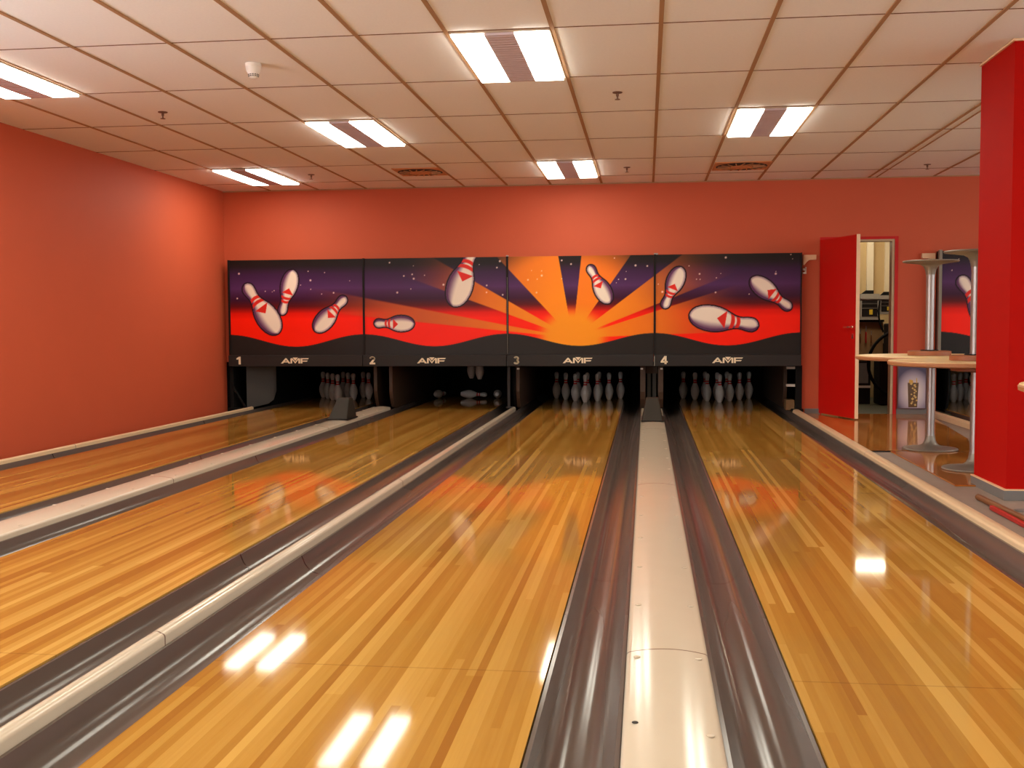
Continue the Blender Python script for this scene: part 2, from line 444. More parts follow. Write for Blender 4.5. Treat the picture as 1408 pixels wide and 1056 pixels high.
# smoke detector and sprinklers
t = thing('smoke_detector', 'white cone-shaped smoke detector on the ceiling', 'smoke detector', (-2.557, 6.80, HC))
obj('mount', MB().lathe([(0.052, -0.001), (0.052, -0.022), (0.048, -0.026)], 32), M_white, t, smooth=True)
obj('cone', MB().lathe([(0.050, -0.026), (0.046, -0.05), (0.034, -0.072), (0.030, -0.088), (0.022, -0.096), (0.004, -0.099)], 32), M_white, t, smooth=True)
b = MB()
for k in range(14):
    a = 2*math.pi*k/14
    for zz in (-0.074, -0.084):
        r = 0.0335 if zz > -0.08 else 0.0318
        b.tube([(r*math.cos(a-.12), r*math.sin(a-.12), zz), (r*math.cos(a+.12), r*math.sin(a+.12), zz)], 0.003, 6)
obj('smoke_inlet', b, M_slot, t)
for (x, y), lb in zip([(-0.215, 8.03), (-3.85, 8.21), (-0.214, 11.86), (-3.792, 11.84), (3.039, 12.18)],
    ['brass ceiling sprinkler head to the right of the largest ceiling light', 'brass ceiling sprinkler head above the left wall lane, below the smoke detector',
     'brass ceiling sprinkler head between the smallest light and the right swirl vent', 'brass ceiling sprinkler head between the corner light and the left swirl vent',
     'brass ceiling sprinkler head beside the red column, near the back wall']):
    t = thing('sprinkler', lb, 'sprinkler', (x, y, HC), 0, 'ceiling sprinklers')
    obj('escutcheon', MB().lathe([(0.038, -0.0005), (0.036, -0.006), (0.012, -0.010)], 24), M_brown, t, smooth=True)
    obj('stem', MB().lathe([(0.010, -0.010), (0.010, -0.030), (0.006, -0.032), (0.006, -0.050)], 14), M_brown, t, smooth=True)
    obj('deflector', MB().lathe([(0.006, -0.050), (0.020, -0.052), (0.020, -0.055), (0.004, -0.056)], 20), M_brown, t, smooth=True)

# ------------------------------------------------------------------ lanes, gutters, dividers
LD = 'numbered'
for x, n in zip(LANES, LN):
    o = obj('bowling_lane', MB().box(x, x+LW, FOUL, YEND, -0.05, 0.0), M_lane)
    tag(o, {'one': 'narrow-looking wooden bowling lane beside the left wall, below the masking panel numbered 1',
            'two': 'wooden bowling lane below the masking panel numbered 2',
            'three': 'broad wooden bowling lane in the middle foreground, below the masking panel numbered 3',
            'four': 'wooden bowling lane on the right, below the masking panel numbered 4'}[n], 'bowling lane', 'bowling lanes')

def gutter_profile(x0, x1, n=14, d=0.085):
    w = x1-x0; lip = 0.012
    top = [(x0, -0.006), (x0+lip, -0.006)]
    for i in range(1, n):
        u = i/n
        top.append((x0+lip+(w-2*lip)*u, -0.006-d*(1-abs(2*u-1)**2.6)**0.75))
    top += [(x1-lip, -0.006), (x1, -0.006)]
    return top + [(x1, -0.12), (x0, -0.12)]

GW = 0.235
def gutter(x0, x1, label, y0=FOUL, y1=YEND):
    m = MB(); p = gutter_profile(x0, x1)
    n = len(p)
    ys = [y0, y1]
    vs = [(x, y, z) for y in ys for x, z in p]
    fs = [(i, (i+1) % n, n+(i+1) % n, n+i) for i in range(n)]
    m.add(vs, fs)
    # end faces as strips between the channel and its flat underside
    k = n-2
    for b in (0, n):
        for i in range(k-1):
            xa, za = p[i]; xb, zb = p[i+1]
            y = ys[0] if b == 0 else ys[1]
            m.add([(xa, y, za), (xb, y, zb), (xb, y, -0.12), (xa, y, -0.12)], [(0,1,2,3)])
    o = obj('gutter', m, M_gutter, smooth=True)
    return tag(o, label, 'gutter', 'grey lane gutters')
GP = 0.004
gl = []
names = ['left', 'right']
for k, x in enumerate(LANES):
    num = k+1
    la = {1: 'dark grey gutter between the left wall and lane one', 2: 'dark grey gutter between the first wide white divider and lane two',
          3: 'dark grey gutter between the narrow white divider and lane three', 4: 'dark grey gutter between the foreground white divider and lane four'}[num]
    ra = {1: 'dark grey gutter between lane one and the first wide white divider', 2: 'dark grey gutter between lane two and the narrow white divider',
          3: 'dark grey gutter between lane three and the foreground white divider', 4: 'dark grey gutter between lane four and the right-hand cream edge trim'}[num]
    gutter(x-GP-GW, x-GP, la); gutter(x+LW+GP, x+LW+GP+GW, ra)

def cap_mb(x0, x1, h, crown, y0, y1):
    w = x1-x0; r = min(0.016, w*0.25); n = 18
    top = [(x0, -0.12), (x0, h-r)]
    for i in range(1, 5): a = math.pi/2*i/5; top.append((x0+r*(1-math.cos(a)), h-r+r*math.sin(a)))
    for i in range(n+1):
        u = i/n; top.append((x0+r+(w-2*r)*u, h+crown*(1-(2*u-1)**2)))
    for i in range(4, 0, -1): a = math.pi/2*i/5; top.append((x1-r*(1-math.cos(a)), h-r+r*math.sin(a)))
    top += [(x1, h-r), (x1, -0.12)]
    return MB().prism_y(top, y0, y1)
def divider(x0, x1, h, crown, label, y1, m=None, y0=FOUL):
    o = obj('lane_divider', cap_mb(x0, x1, h, crown, y0, y1), m or M_cap, smooth=True)
    return tag(o, label, 'lane divider', 'raised dividers between the lanes')
gaps = [(LANES[i]+LW, LANES[i+1]) for i in range(3)]
caps = []
for (a, b_), h, cr, lb, y1 in zip(gaps, (0.026, 0.034, 0.024), (0.010, 0.006, 0.012),
      ('wide white lane divider between lanes one and two', 'narrow white lane divider between lanes two and three', 'wide white lane divider in the foreground between lanes three and four'), (13.15, 13.1, 13.15)):
    x0 = a+GP+GW+0.003; x1 = b_-GP-GW-0.003
    caps.append((x0, x1)); dv = divider(x0, x1, h, cr, lb, y1)
    w = x1-x0
    if w > 0.15:
        for j in range(18):
            for u in (0.13, 0.87):
                y = 2.05+0.62*j
                if u < 0.5 and j == 1: continue
                obj('screw', MB().lathe([(0.011, 0), (0.011, 0.0022), (0.006, 0.003)], 12, (x0+w*u, y, h+cr*(1-(2*u-1)**2)-0.0006)), M_cap, dv, smooth=True)
        pass
        if cr == 0.012:
            obj('screw_hole', MB().lathe([(0.009, 0), (0.008, 0.0014)], 12, (x0+w*0.13, 2.74, h+cr*0.45-0.0004)), M_hole, dv)
o = obj('edge_trim', cap_mb(LANES[0]-GP-GW-0.05, LANES[0]-GP-GW-0.003, 0.026, 0.003, FOUL, 13.1), M_cap_side, smooth=True)
tag(o, 'thin cream edge trim along the foot of the orange left wall', 'edge trim')
xr0 = LANES[3]+LW+GP+GW+0.002
o = obj('edge_trim', cap_mb(xr0, xr0+0.078, 0.026, 0.004, FOUL, 13.08), M_cap_side, smooth=True)
tag(o, 'cream edge trim between the lane four gutter and the grey floor', 'edge trim')

# grey hoods standing on the wide dividers
def hood(xc, y0, label, w0, w1, h, d, ztop):
    v = [(-w0/2,0,0),(w0/2,0,0),(w0/2,d,0),(-w0/2,d,0),(-w1/2,d*0.62,h),(w1/2,d*0.62,h),(w1/2,d,h*0.98),(-w1/2,d,h*0.98)]
    t = thing('return_hood', label, 'hood', (xc, y0, ztop), 0, 'grey hoods on the dividers')
    obj('hood_shell', MB().add(v, [(0,3,2,1),(4,5,6,7),(0,1,5,4),(1,2,6,5),(2,3,7,6),(3,0,4,7)]), M_hood, t, bevel=0.012)
    f = MB().box(-w0/2-0.012, w0/2+0.012, -0.012, d, -0.001, 0.010)
    obj('foot_flange', f, M_black, t)
xc34 = (caps[2][0]+caps[2][1])/2; xc12 = (caps[0][0]+caps[0][1])/2
hood(xc34, 11.24, 'grey wedge-shaped hood on the divider between lanes three and four', 0.22, 0.135, 0.225, 0.56, 0.037)
hood(xc12, 11.20, 'grey wedge-shaped hood on the divider between lanes one and two', 0.22, 0.135, 0.225, 0.40, 0.037)

# ------------------------------------------------------------------ masking units (mural panels)
YM = 13.0
DX = [-5.278, -3.523, -1.708, 0.089, 1.833]
ZB, ZT = 0.692, 1.895
C0 = (-0.895, 0.896)
PINS = [((-5.056,1.591),(-4.628,0.967),1,1.0), ((-4.583,1.202),(-4.419,1.764),-1,.95), ((-3.742,1.421),(-4.147,0.996),1,1.0),
        ((-2.107,2.063),(-2.376,1.294),1,1.02), ((-3.378,1.089),(-2.871,1.08),-1,1.0), ((-0.693,1.774),(-0.443,1.318),-1,.98),
        ((0.209,1.252),(0.417,1.741),-1,1.0), ((1.329,1.031),(0.516,1.168),-1,.95), ((1.709,1.231),(1.241,1.597),-1,.95)]
PR = np.array([[0,0],[.012,.05],[.04,.095],[.08,.13],[.15,.165],[.24,.186],[.33,.192],[.42,.182],[.5,.160],[.58,.123],[.65,.093],[.71,.08],[.77,.082],[.83,.094],[.885,.1],[.93,.094],[.965,.072],[.988,.042],[1,0]])
def ss(a, b, x):
    t = np.clip((x-a)/(b-a), 0, 1); return t*t*(3-2*t)
def mixc(c, col, a):
    return c*(1-a[..., None]) + np.array(col, float)*a[..., None]
def paint(X, Z, crest_l, crest_w, seed, pins=PINS, rays=True):
    t = (Z-ZB)/(ZT-ZB)
    st = [0, .38, .44, .51, .58, .70, .85, .93, 1.0]
    cc = np.array([(255,34,8),(255,32,8),(228,24,10),(96,18,22),(60,22,48),(84,46,92),(60,32,66),(36,26,30),(30,25,22)], float)
    c = np.stack([np.interp(t, st, cc[:, k]) for k in range(3)], -1)
    if rays:
        dx = X-C0[0]; dz = Z-C0[1]; r = np.hypot(dx, dz); th = np.degrees(np.arctan2(dz, dx))
        def ang(k): return math.degrees(math.atan2(1, k))
        R = [(ang(-.173), ang(-.93), 1.0, 1.55, (250,140,28)), (ang(.708), ang(.11), .85, 1.5, (246,128,28)), (ang(2.52), ang(1.327), 0.8, 2.2, (248,140,28)),
             (ang(30), ang(3.15), 1.0, 2.2, (250,130,24)), (ang(-1.727), ang(-2.7), 1.1, 2.35, (248,140,28)), (ang(-5.1), ang(-9.4), 1.8, 3.5, (248,126,24))]
        for a0, a1, r0, r1, col in R:
            lo, hi = min(a0, a1), max(a0, a1)
            a = ss(-0.35, 0.35, th-lo)*ss(-0.35, 0.35, hi-th)*(1-ss(r0, r1, r))
            shade = np.clip((r-0.5)/1.4, 0, 1)[..., None]
            cl = np.array(col, float)*(1-shade)+np.array((206,92,40), float)*shade
            c = c*(1-a[..., None])+cl*a[..., None]
        rr = np.hypot(dx*0.86, dz)
        c = mixc(c, (250,150,30), 1-ss(.24, .44, rr))
    q = np.random.default_rng(seed)
    for k in range(17):
        sx = crest_l+crest_w*q.uniform(.02, .98); sz = ZB+(ZT-ZB)*q.uniform(.58, .985); sr = q.choice([.006,.008,.008,.012,.015])
        d = np.hypot(X-sx, Z-sz); c = mixc(c, (250,214,196), .9*(1-ss(sr*.35, sr*1.25, d)))
    zh = .875+.076*np.cos(2*np.pi*(X-crest_l)/crest_w)
    c = mixc(c, (40,35,33), 1-ss(-.003, .003, Z-zh))
    for (H, B, sd, fat) in pins:
        H = np.array(H); B = np.array(B); L = np.hypot(*(H-B)); u = (H-B)/L; n = np.array([-u[1], u[0]])
        s = ((X-B[0])*u[0]+(Z-B[1])*u[1])/L; tt = ((X-B[0])*n[0]+(Z-B[1])*n[1])/L*sd
        pr = np.interp(s, PR[:, 0], PR[:, 1]*fat, left=-1, right=-1)
        # signed gap to the outline: distance field from sampled outline
        m = (s > -.12) & (s < 1.12) & (np.abs(tt) < .32)
        if not m.any(): continue
        so = np.interp(np.linspace(0, 1, 160), np.linspace(0, 1, len(PR)), PR[:, 0]); po = np.interp(so, PR[:, 0], PR[:, 1]*fat)
        S = s[m]; T = np.abs(tt[m])
        d = np.full(S.shape, 9.0)
        for i in range(160): d = np.minimum(d, np.hypot(S-so[i], T-po[i]))
        inside = (S > 0) & (S < 1) & (T < pr[m])
        sd_ = np.where(inside, -d, d)*L
        out = 1-ss(.013, .020, sd_)
        cm = c[m]; cm = mixc(cm, (34,20,28), out)
        body = 1-ss(-.003, .003, sd_)
        # airbrushed rim: violet towards one side
        rel = tt[m]/np.maximum(pr[m], .02)
        vio = np.clip(ss(.15, 1.0, rel)+.8*ss(-.03, 0, sd_)*.6, 0, 1)
        head = ss(.78, 1.0, S)*.35
        vio = np.clip(vio+head*ss(-.3, .8, rel), 0, 1)
        w = mixc(np.broadcast_to(np.array((240,222,204), float), cm.shape).copy(), (88,44,84), vio*.95)
        for b0, b1 in ((.605, .662), (.688, .742)):
            bend = S+.02*(rel**2)
            w = mixc(w, (222,44,34), ss(b0-.006, b0+.006, bend)*ss(-.006, .006, b1-bend))
        # red triangle pointing to the base
        tx = tt[m]+.015; ts = S
        tri = ss(-.004, .004, (ts-.40)-np.abs(tx)*1.0)*ss(-.004, .004, .53-ts)
        w = mixc(w, (224,44,34), tri)
        cm = cm*(1-body[..., None])+w*body[..., None]
        c[m] = cm
    return c
def srgb2lin(c):
    c = np.clip(c/255.0, 0, 1); return np.where(c <= .04045, c/12.92, ((c+.055)/1.055)**2.4)
def mural(name, x0, x1, parent, origin, step, seed, shift=0.0, **kw):
    nx = int((x1-x0)/step); nz = int((ZT-ZB)/step)
    gx = np.linspace(x0, x1, nx+1); gz = np.linspace(ZB, ZT, nz+1)
    X, Z = np.meshgrid(gx, gz)
    c = srgb2lin(paint(X-shift, Z, x0-shift, x1-x0, seed, **kw))
    co = np.stack([X-origin[0], np.full_like(X, YM-origin[1]), Z-origin[2]], -1).reshape(-1, 3)
    me = bpy.data.meshes.new(name)
    nv = co.shape[0]; i = np.arange(nz)[:, None]*(nx+1)+np.arange(nx)[None, :]
    q = np.stack([i, i+1, i+nx+2, i+nx+1], -1).reshape(-1)
    me.vertices.add(nv); me.vertices.foreach_set('co', co.ravel())
    nf = nx*nz; me.loops.add(nf*4); me.loops.foreach_set('vertex_index', q.astype(np.int32))
    me.polygons.add(nf); me.polygons.foreach_set('loop_start', np.arange(0, nf*4, 4, dtype=np.int32))
    me.update(calc_edges=True)
    a = me.color_attributes.new('print', 'FLOAT_COLOR', 'POINT')
    a.data.foreach_set('color', np.concatenate([c.reshape(-1, 3), np.ones((nv, 1))], 1).astype(np.float32).ravel())
    me.materials.append(M_art); me.update()
    o = bpy.data.objects.new(name, me); COL.objects.link(o); o.parent = parent
    return o

def stroke(mb, pts, w, y0=-0.004, y1=0.0):
    """flat letter stroke along XZ points with mitred joints"""
    P = [Vector((p[0], 0, p[1])) for p in pts]
    for i in range(len(P)-1):
        d = (P[i+1]-P[i]).normalized(); n = Vector((-d.z, 0, d.x))*w/2
        e0 = d*(w*0.12 if i > 0 else 0); e1 = d*(w*0.12 if i < len(P)-2 else 0)
        q = [P[i]-e0-n, P[i+1]+e1-n, P[i+1]+e1+n, P[i]-e0+n]
        mb.add([(v.x, y0, v.z) for v in q]+[(v.x, y1, v.z) for v in q], [(0,1,2,3),(7,6,5,4)]+[(k,(k+1)%4,4+(k+1)%4,4+k) for k in range(4)])
def poly(mb, pts, y0=-0.004, y1=0.0):
    n = len(pts)
    mb.add([(x, y0, z) for x, z in pts]+[(x, y1, z) for x, z in pts], [tuple(range(n)), tuple(range(2*n-1, n-1, -1))]+[(k,(k+1)%n,n+(k+1)%n,n+k) for k in range(n)])
def arc(cx, cz, rx, rz, a0, a1, n=12):
    return [(cx+rx*math.cos(math.radians(a0+(a1-a0)*i/n)), cz+rz*math.sin(math.radians(a0+(a1-a0)*i/n))) for i in range(n+1)]
def digit(d):
    """bold digit, 1 unit tall, centred on x"""
    m = MB(); w = .25
    if d == 1:
        poly(m, [(-.02,0),(.26,0),(.26,1),(.06,1),(-.30,.80),(-.30,.62),(-.02,.66)])
    elif d == 2:
        stroke(m, arc(0, .70, .24, .185, 170, -35, 12)+[(-.20,.13)], w)
        poly(m, [(-.36,0),(.37,0),(.37,.22),(-.36,.22)])
    elif d == 3:
        stroke(m, arc(-.02, .725, .22, .165, 165, -85, 12), w*.92)
        stroke(m, arc(-.02, .29, .25, .185, 85, -165, 12), w*.95)
    else:
        poly(m, [(.05,0),(.30,0),(.30,1),(.05,1)])
        stroke(m, [(.12,.93),(-.30,.32)], w*.85)
        poly(m, [(-.42,.18),(.44,.18),(.44,.38),(-.42,.38)])
    return m
def logo():
    """wide letters A M F with the filled V over the M; unit height, about 4.8 wide"""
    m = MB()
    poly(m, [(-2.4,0),(-2.02,0),(-1.42,.80),(-1.62,1.0)]); poly(m, [(-1.62,1.0),(-1.42,1.0),(-.72,0),(-1.08,0),(-1.55,.74)])
    poly(m, [(-1.95,.20),(-1.0,.20),(-1.14,.40),(-1.80,.40)])
    poly(m, [(-.72,0),(-.44,0),(-.44,.95),(-.72,.95)])
    poly(m, [(-.62,1.0),(-.40,1.0),(.10,.28),(.10,-.02)]); poly(m, [(.10,-.02),(.10,.28),(.62,1.0),(.84,1.0)])
    poly(m, [(-.34,1.12),(.56,1.12),(.11,.52)])
    poly(m, [(.66,0),(.94,0),(.94,.95),(.66,.95)])
    poly(m, [(1.04,0),(1.34,0),(1.34,1.0),(1.04,1.0)]); poly(m, [(1.30,.80),(2.32,.80),(2.46,1.0),(1.30,1.0)]); poly(m, [(1.30,.34),(2.12,.34),(2.28,.54),(1.30,.54)])
    return m
def placed(mb, x, y, z, s, sx=None):
    sx = sx or s
    mb.v = [(x+vx*sx, y+vy, z+vz*s) for vx, vy, vz in mb.v]; return mb

def masking(k, x0, x1, label, num=None, step=0.006, shift=0.0, rays=True, pins=PINS):
    org = (x0, YM, 0.55)
    t = thing('masking_unit', label, 'masking panel', org, 0, 'mural masking units above the lanes')
    w = x1-x0
    obj('backing_board', MB().box(0.001, w-.001, 0.002, 0.1485, ZB-.55, ZT-.55), M_black, t)
    mural('mural', x0+.012, x1-.001, t, org, step, 40+k, shift=shift, rays=rays, pins=pins)
    bm_ = obj('fascia_beam', MB().box(0.003, w-0.003, -0.045, 0.06, 0.0, ZB-.55-0.001), M_beam, t, bevel=0.006)
    if num:
        obj('number', placed(digit(num), .125 if num > 1 else .14, -0.0455, .026, .098), M_letter, bm_)
    obj('logo', placed(logo(), .875, -0.0455, .038, .066, .075), M_letter, bm_)
    s = MB().box(0.0, 0.024, -0.012, 0.03, ZB-.55, ZT-.55+.004)
    obj('joint_strip', s, M_black, t)
    return t
mu = []
mlab = ['mural masking panel numbered 1 with three flying bowling pins, beside the left wall', 'mural masking panel numbered 2 with a large pin cut by its top edge',
        'mural masking panel numbered 3 with the orange sunburst and one pin', 'mural masking panel numbered 4 with three pins, next to the red door']
for k in range(4):
    mu.append(masking(k, DX[k], DX[k+1], mlab[k], k+1))
obj('joint_strip', MB().box(DX[4]-DX[3]-0.016, DX[4]-DX[3]-0.0005, -0.012, 0.0015, ZB-.55, ZT-.55+.002), M_black, mu[3])
for k in (2, 3):
    obj('joint_clip', MB().box(0.004, 0.014, -0.05, -0.044, 0.005, ZB-.57) if k == 3 else MB().box(0.010, 0.014, -0.016, -0.012, ZB-.54, ZT-.80), M_cast, mu[k])
    obj('top_clip', MB().box(0.0, 0.05 if k == 3 else .024, -0.02, 0.05, ZT-.55+.004, ZT-.55+.018), M_steel, mu[k])
m5x0 = 3.40; m5w = 1.755
m5 = masking(9, m5x0, m5x0+m5w, 'mural masking panel of the next lane, partly hidden by the red column', None, 0.008, shift=m5x0-DX[0], rays=False, pins=PINS[:3])
obj('edge_profile', MB().box(-0.012, 0.022, -0.03, 0.03, 0.0, ZT-.55+.01), mat('edge_profile_grey', (128, 120, 104), 0.5), m5)

# ------------------------------------------------------------------ pins
IN = 0.0254
PP = [(1.0,0),(2.03/2,0.05),(2.40/2,.35),(2.828/2,.75),(3.40/2,1.5),(3.906/2,2.25),(4.51/2,3.375),(4.766/2,4.5),(4.74/2,5.0),(4.563/2,5.875),(4.2/2,6.6),(3.703/2,7.25),(3.05/2,7.95),(2.472/2,8.625),(1.965/2,9.375),(1.797/2,10.0),(1.80/2,10.4),(1.87/2,10.875),(2.094/2,11.75),(2.406/2,12.625),(2.53/2,13.2),(2.547/2,13.5),(2.46/2,13.95),(2.2/2,14.4),(1.7/2,14.75),(1.0/2,14.95),(.1,15.0)]
pin_mb = MB().lathe([(r*IN, z*IN) for r, z in PP], 24)
pin0 = obj('bowling_pin', pin_mb, M_pin, smooth=True)
pin_used = False
def pin(loc, label, group, rot=(0,0,0)):
    global pin_used
    o = pin0
    if pin_used:
        o = pin0.copy(); COL.objects.link(o)
    pin_used = True
    o.location = loc; o.rotation_euler = rot
    return tag(o, label, 'bowling pin', group)
ROWS = [[(0,'head pin at the front of the pins on lane %s')],
        [(-.5,'left pin in the second row of the pins on lane %s'), (.5,'right pin in the second row of the pins on lane %s')],
        [(-1,'left pin in the third row of the pins on lane %s'), (0,'middle pin in the third row of the pins on lane %s'), (1,'right pin in the third row of the pins on lane %s')],
        [(-1.5,'left corner pin in the back row on lane %s'), (-.5,'second pin from the left in the back row on lane %s'),
         (.5,'third pin from the left in the back row on lane %s'), (1.5,'right corner pin in the back row on lane %s')]]
def rack(xc, y, n):
    for r, row in enumerate(ROWS):
        for dx, lb in row:
            pin((xc+dx*.3048, y+r*.264, 0.0006), lb % n, 'pin rack on lane '+n, (0, 0, random.uniform(0, 6)))
rack(LANES[0]+LW/2-.055, 14.44, 'one')
rack(LANES[2]+LW/2+.015, 14.42, 'three')
rack(LANES[3]+LW/2+.01, 14.50, 'four')
x5 = 3.355+0.03+GW+0.01
rack(x5+LW/2+.04, 14.44, 'five behind the tables')
# lane two: fallen pins, and two held up by the machine
pin((-3.015, 15.02, 0.066), 'fallen pin lying with its base to the camera on lane two', 'loose pins on lane two', (math.radians(-92), 0, math.radians(-10)))
pin((-2.66, 15.12, 0.066), 'fallen pin lying sideways with its red neck to the right on lane two', 'loose pins on lane two', (0, math.radians(92), math.radians(2)))
pin((-2.125, 15.06, 0.066), 'fallen pin at the right edge of lane two beside the thin black post', 'loose pins on lane two', (math.radians(-92), 0, math.radians(3)))
pin((-2.42, 14.62, 0.315), 'left pin of the two hanging below the beam of lane two', 'hanging pins on lane two')
pin((-2.27, 14.40, 0.315), 'right pin of the two hanging below the beam of lane two', 'hanging pins on lane two')

# pin-setting machines (dark boxes above the pin decks, shaped to keep light out) with a pit curtain behind
def machine(xl, n, k):
    t = thing('pinsetter', 'black pin-setting machine in the dark bay behind lane '+n, 'pinsetter', (xl+LW/2, 14.0, 0.0), 0, 'pin-setting machines')
    obj('housing', MB().box(-LW/2+.02, LW/2-.02, -0.30 if n != 'two' else 0.72, 2.0, 0.56, 0.69), M_matt, t)
    d = MB()
    for r, row in enumerate(ROWS):
        for dx, _ in row:
            if n == 'two': continue
            d.lathe([(0.05, 0.53 if n != 'two' else .585), (0.07, 0.545 if n != 'two' else .60)], 12, (dx*.3048, .44+r*.264, 0))
    if d.v: obj('pin_cup', d, M_matt, t)
    obj('rear_curtain', MB().box(-LW/2, LW/2, 2.05, 2.08, -0.15, 0.69), M_matt, t)
    if n == 'two':
        g = MB()
        for x, y in ((-2.42, 14.62), (-2.27, 14.40)):
            xx = x-(xl+LW/2); yy = y-14.0
            g.tube([(xx-.034, yy, .60), (xx-.034, yy, .64)], .004, 6).tube([(xx+.034, yy, .60), (xx+.034, yy, .64)], .004, 6)
        obj('pin_gripper', g, M_matt, t)
    return t
for k, x in enumerate(LANES): machine(x, LN[k], k)
machine(x5, 'five beside the column', 4)

# kickbacks: side boards of the pin bays
def kick(x0, x1, y0, y1, label, z1=0.55, m=None, zb=0.002):
    prof = [(y0+0.16, zb), (y1, zb), (y1, z1), (y0, z1), (y0, 0.22), (y0+0.03, 0.13), (y0+0.10, zb+0.02)]
    o = obj('kickback', MB().prism_x(prof, x0, x1), m or M_kick)
    return tag(o, label, 'kickback board', 'side boards of the pin bays')
a, b_ = caps[0]; kick(a-.012, a+.03, 13.30, 16.2, 'brown side board at the right of the pin bay of lane one'); kick(b_-.03, b_+.012, 13.22, 16.2, 'brown side board at the left of the pin bay of lane two')
a, b_ = caps[1]; kick(a-.012, a+.022, 13.40, 16.2, 'dark side board at the right of the pin bay of lane two', m=M_matt); kick(b_-.012, b_+.030, 13.25, 16.2, 'brown side board at the left of the pin bay of lane three')
a, b_ = caps[2]; kick(a-.012, a+.05, 13.22, 16.2, 'brown side board left of the ball return opening between lanes three and four'); kick(b_-.05, b_+.012, 13.22, 16.2, 'brown side board right of the ball return opening between lanes three and four')
kick(LANES[3]+LW+GW-.04, LANES[3]+LW+GW+.002, 13.55, 16.2, 'brown curved side board at the right of the pin bay of lane four')
kick(LANES[0]-GW-.02, LANES[0]-GW+.02, 13.62, 16.2, 'dark side board at the left of the pin bay of lane one', m=M_matt)
kick(x5-.03, x5-.004, 13.3, 16.2, 'dark side board beside the pins of the next lane at the column', m=M_matt)

# ball return opening details between lanes three and four
a, b_ = caps[2]
t = thing('ball_return', 'dark ball return opening between the brown boards of lanes three and four', 'ball return', ((a+b_)/2, 13.45, 0.0))
w = (b_-a)/2-.055
obj('frame_plate', MB().box(-w, w, 0.0, 0.02, 0.44, 0.55).box(-w, w, 0.0, 0.02, 0.0, 0.06), M_kick, t)
obj('guide_rail', MB().box(-w*.75, -w*.15, 0.05, 0.10, 0.06, 0.44), M_plate, t)
obj('guide_rail', MB().box(w*.15, w*.75, 0.05, 0.10, 0.06, 0.44), M_plate, t)
obj('back_plate', MB().box(-w, w, 0.14, 0.16, 0.06, 0.44), M_matt, t)
for x, y, lb in ((a-.008, 13.17, 'tiny white tag above the brown board at the left of the ball return'), (b_-.025, 13.17, 'tiny white tag above the brown board at the right of the ball return'), (caps[1][1]+.005, 13.19, 'tiny white tag above the brown board at the left of lane three')):
    o = obj('white_tag', MB().box(x, x+.03, y, y+.04, 0.500, 0.52), M_white); tag(o, lb, 'tag', 'white tags under the masking beam')

# lane one: grey side plate and black support leg
o = obj('side_plate', MB().add([(-5.20,13.36,0.56),(-4.90,13.62,0.56),(-4.90,13.62,.2),(-4.93,13.59,.08),(-4.99,13.54,.03),(-5.20,13.36,-.02),
                               (-5.19,13.37,0.56),(-4.89,13.63,0.56),(-4.89,13.63,.2),(-4.92,13.60,.08),(-4.98,13.55,.03),(-5.19,13.37,-.02)],
     [(0,5,4,3,2,1),(6,7,8,9,10,11)]+[(i,(i+1)%6,6+(i+1)%6,6+i) for i in range(6)]), M_plate)
tag(o, 'pale grey side plate behind the black leg at the left of lane one', 'side plate')
t = thing('support_leg', 'black braced support leg under the left end of the masking panels', 'support leg', (-5.26, 13.03, 0.0))
obj('post', MB().box(-0.022, 0.022, -0.02, 0.02, -0.15, 0.55), M_matt, t)
obj('brace', MB().tube([(0.0, 0, 0.30), (0.17, 0, 0.02)], 0.016, 8), M_matt, t)
obj('foot', MB().box(-0.05, 0.22, -0.03, 0.03, -0.15, 0.02), M_matt, t)
t = thing('support_leg', 'thin black support post on the narrow divider between lanes two and three', 'support leg', (-1.69, 13.04, 0.0))
obj('post', MB().box(-0.016, 0.016, -0.016, 0.016, 0.03, 0.55), M_beam, t)
obj('foot', MB().box(-0.035, 0.05, -0.03, 0.03, 0.03, 0.045), M_beam, t)
t = thing('support_leg', 'black support post under the right end of the masking panels', 'support leg', (1.825, 13.06, 0.0))
obj('post', MB().box(-0.045, 0.03, 0.0, 0.05, 0.0, 0.555), M_matt, t)
obj('foot', MB().box(-0.09, 0.045, -0.03, 0.06, 0.0, 0.03), M_matt, t)
for z, lb in ((.515, 'upper white shelf strip beside the pin bay of lane four'), (.30, 'lower white shelf strip beside the pin bay of lane four')):
    o = obj('shelf_strip', MB().box(1.71, 1.86, 13.32, 13.40, z-.016, z+.014), M_white); tag(o, lb, 'shelf strip', 'white strips beside lane four')
o = obj('block', MB().box(1.70, 1.80, 13.30, 13.5, 0.0, 0.12), M_tan); tag(o, 'small tan block below the white strips beside lane four', 'block')

# wall brackets
def bracket(x, s, label, hooks):
    t = thing('wall_bracket', label, 'bracket', (x, YW, 1.84), 0, 'beige wall brackets')
    p = [(0, .035), (s*.15, .035), (s*.15, -.022), (s*.07, -.026), (s*.035, -.055), (s*.012, -.085), (0, -.085)]
    m = MB(); n = len(p)
    m.add([(q[0], -0.055, q[1]) for q in p]+[(q[0], -0.001, q[1]) for q in p], [tuple(range(n)), tuple(range(2*n-1, n-1, -1))]+[(k,(k+1)%n,n+(k+1)%n,n+k) for k in range(n)])
    obj('arm', m, M_cream, t)
    if hooks:
        obj('hook', MB().box(0.0, .038, -.05, -.001, -.19, -.17).box(0.0, .034, -.05, -.001, -.15, -.125).box(0.024, .038, -.05, -.001, -.17, -.11), M_white, t)
bracket(1.862, 1, 'beige wall bracket beside the top corner of the panel numbered 4', True)
bracket(3.375, -1, 'beige wall bracket beside the masking panel at the red column', False)

